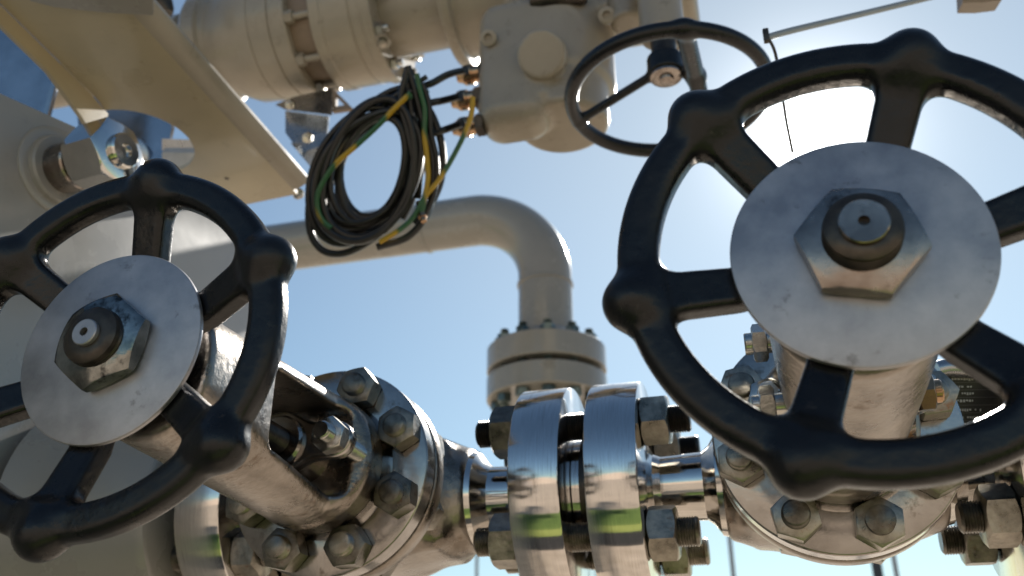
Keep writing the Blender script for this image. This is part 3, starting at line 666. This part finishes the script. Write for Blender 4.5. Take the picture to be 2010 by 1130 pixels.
# ================================================================== GREY VESSEL ON THE LEFT
U = -.72
t = thing('grey_vessel', 'big smooth grey painted vessel filling the left side behind the handwheel', 'vessel', (U, YA, -H)); t.rotation_euler = (0, 0, R(-7))
top = [(-.2, .44), (.30, .545), (.605, .619), (.825, .668), (.90, .680), (1.00, .690), (1.05, .690), (1.095, .682), (1.118, .665), (1.128, .63)]
prof = top + [(1.128, -H + .003), (-.2, -H + .003)]
bm = bmesh.new(); prism(bm, [(U, y, z) for y, z in prof], (-.62, 0, 0))
es = [e for e in bm.edges if abs((e.verts[0].co.x - U)) < 1e-6 and abs(e.verts[1].co.x - U) < 1e-6]
bmesh.ops.bevel(bm, geom=es, offset=.010, segments=3, affect='EDGES', profile=.5)
link('shell', bm, GREY, t, (-1, .9, .3), 25)
bm = bmesh.new(); lathe(bm, (U, YA, ZC), (1, 0, 0), [(.002, .130), (.02, .124), (.045, .118), (.150, .118), (.158, .114), (.160, .110), (.160, .05)], 96); nz = link('nozzle', bm, GREY, t, (U, YA, ZC)); nz.rotation_euler = (0, 0, R(7))
pb = Vector((U, .722, .580))
bm = bmesh.new(); lathe(bm, pb, (1, 0, 0), [(0, .0520), (.0015, .0515), (.003, .049), (.003, .041), (.008, .040), (.010, .038), (.010, .030)], 72); bo = link('boss', bm, GREY, t, pb)
bm = bmesh.new(); lathe(bm, pb, (1, 0, 0), [(.010, .0285), (.034, .0285), (.036, .027), (.036, .022), (.050, .022)], 64); link('collar', bm, BROWN, bo, pb)
bm = bmesh.new(); hexnut(bm, pb + Vector((.044, 0, .002)), (1, 0, 0), .080, .050, R(8)); lathe(bm, pb + Vector((.0942, 0, .002)), (1, 0, 0), [(0, .020), (.006, .020), (.008, .018), (.008, .008), (.004, .007), (.004, 0)], 48); link('plug_nut', bm, BRIGHT, bo, pb)

# ================================================================== GALVANISED BRACKET BETWEEN BEAM AND ACTUATOR
t = thing('mounting_bracket', 'folded galvanised bracket with bolts glinting between the beam and the actuator', 'bracket', aty(620, 250, 1.15))
def plate3(nm, pp, th, m=GALV):
    bm = bmesh.new(); prism(bm, [aty(*p) for p in pp], th); return link(nm, bm, m, t)
plate3('upper_flap', [(540, 205, 1.15), (575, 190, 1.16), (655, 172, 1.18), (650, 226, 1.14), (610, 218, 1.13), (560, 215, 1.13)], (0, .003, .002))
plate3('web_plate', [(560, 217, 1.15), (645, 228, 1.16), (640, 282, 1.15), (590, 300, 1.14), (560, 260, 1.14)], (0, .004, .003))
plate3('lower_flap', [(570, 280, 1.13), (642, 281, 1.17), (636, 336, 1.18), (612, 330, 1.14)], (0, .003, .001))
bm = bmesh.new(); A3 = [aty(652, 172, 1.16), aty(692, 212, 1.16), aty(652, 218, 1.16)]
cen = sum(A3, Vector()) / 3; I3 = [cen + (p - cen) * .45 for p in A3]
for i in range(3): prism(bm, [A3[i], A3[(i + 1) % 3], I3[(i + 1) % 3], I3[i]], (0, .008, 0))
link('triangle_gusset', bm, TAN, t)
for (px, py) in ((572, 203), (606, 268), (608, 350), (588, 378)):
    c = aty(px, py, 1.11); bm = bmesh.new(); hexnut(bm, c, (0, -.6, -.8), .018, .008, .2, 36); lathe(bm, c + Vector((0, -.0048, -.0064)), (0, -.6, -.8), [(0, .0055), (.006, .0055), (.007, .004)], 20); link('bolt', bm, NUTB, t, c)

# ================================================================== RATING PLATE, STAY ROD, MASTS
t = thing('rating_plate', 'black plate with rows of small pale print behind the right handwheel, silver cap above', 'plate', atd(1900, 800, .745))
D = .745
q = [atd(x, y, D) for x, y in ((1826, 735), (2060, 735), (2040, 905), (1826, 905))]
bm = bmesh.new(); prism(bm, q, (0, .004, .001)); pl = link('plate', bm, PLATE, t)
ex = (q[1] - q[0]).normalized()
rows = [(742, 1868, 1915, 1), (757, 1872, 1912, 2), (770, 1872, 1912, 3), (784, 1872, 1914, 2), (802, 1850, 1936, 4), (817, 1850, 1936, 5), (830, 1853, 1920, 4), (842, 1857, 1905, 3), (855, 1857, 1935, 5)]
rr = random.Random(9)
bm = bmesh.new()
for y, xa, xb, n in rows:
    x = xa
    while x < xb - 3:
        w = rr.uniform(2.2, 5.0); h_ = rr.uniform(3.0, 5.0)
        prism(bm, [atd(x + a, y + b, D - .0008) for a, b in ((0, 0), (w, 0), (w, h_), (0, h_))], (0, .0004, 0)); x += w + (1.6 if rr.random() < .8 else 7)
link('print', bm, WHITE, pl)
bm = bmesh.new()
for k in range(9):
    y = 750 + k * 15
    prism(bm, [atd(a, b, D - .0003) for a, b in ((1828, y), (2040, y - 3), (2040, y - 1.5), (1828, y + 1.5))], (0, .0002, 0))
link('ruling', bm, mat('grey_rule', (.045, .045, .05), 0, .4), pl)
bm = bmesh.new(); sweep(bm, [atd(1838, 727, D), atd(1870, 722, D), atd(1960, 730, D), atd(2060, 740, D)], .0075, 20, 5); link('cap_rail', bm, GALV, t)

t = thing('stay_rod', 'thin blue-grey rod running up to the right above the big handwheel', 'rod', atd(1505, 70, .95))
bm = bmesh.new(); sweep(bm, [atd(1503, 74, .93), atd(1560, 58, .95), atd(1700, 25, 1.0), atd(1860, -14, 1.05)], .0034, 16, 6); link('rod', bm, MASTM, t)
bm = bmesh.new(); box(bm, atd(1504, 70, .93), (.006, .006, .016), None, .001); link('clevis', bm, DARK, t)
bm = bmesh.new(); sweep(bm, [atd(1503, 66, .93), atd(1522, 105, .93), atd(1536, 190, .93), atd(1544, 240, .93), atd(1556, 300, .93)], .0016, 10, 6); link('hanging_wire', bm, DARK, t)
t = thing('end_fitting', 'small brown fitting just entering the picture at the top right', 'fitting', atd(1925, -10, 1.1))
bm = bmesh.new(); prism(bm, [atd(x, y, 1.1) for x, y in ((1888, -30), (1968, -30), (1966, 0), (1925, 5), (1890, 5))], (0, .03, .01)); link('block', bm, TAN, t)

def mast(px, pxb, d, r, m, label, arm):
    top_ = atd(px, 985, d); foot = Vector((top_.x, top_.y, -H))
    t = thing('mast', label, 'mast', foot, 'masts on the horizon')
    bm = bmesh.new(); lathe(bm, foot, (0, 0, 1), [(0, r * 1.5), (.4, r * 1.15), (top_.z + H, r)], 20); link('pole', bm, m, t)
    bm = bmesh.new(); lathe(bm, foot, (0, 0, 1), [(0, r * 3), (.03, r * 3)], 20); link('base_plate', bm, m, t)
mast(1425, 0, 9, .022, MASTM, 'slender pale mast below the left part of the right handwheel', 0)
mast(1700, 0, 9, .046, MASTD, 'dark thick mast seen below the right valve', 0)
mast(1735, 0, 10, .026, MASTM, 'slender pale mast just right of the dark mast', 0)
mast(938, 0, 12, .020, MASTM, 'faint thin mast left of the bright flange pair', 0)
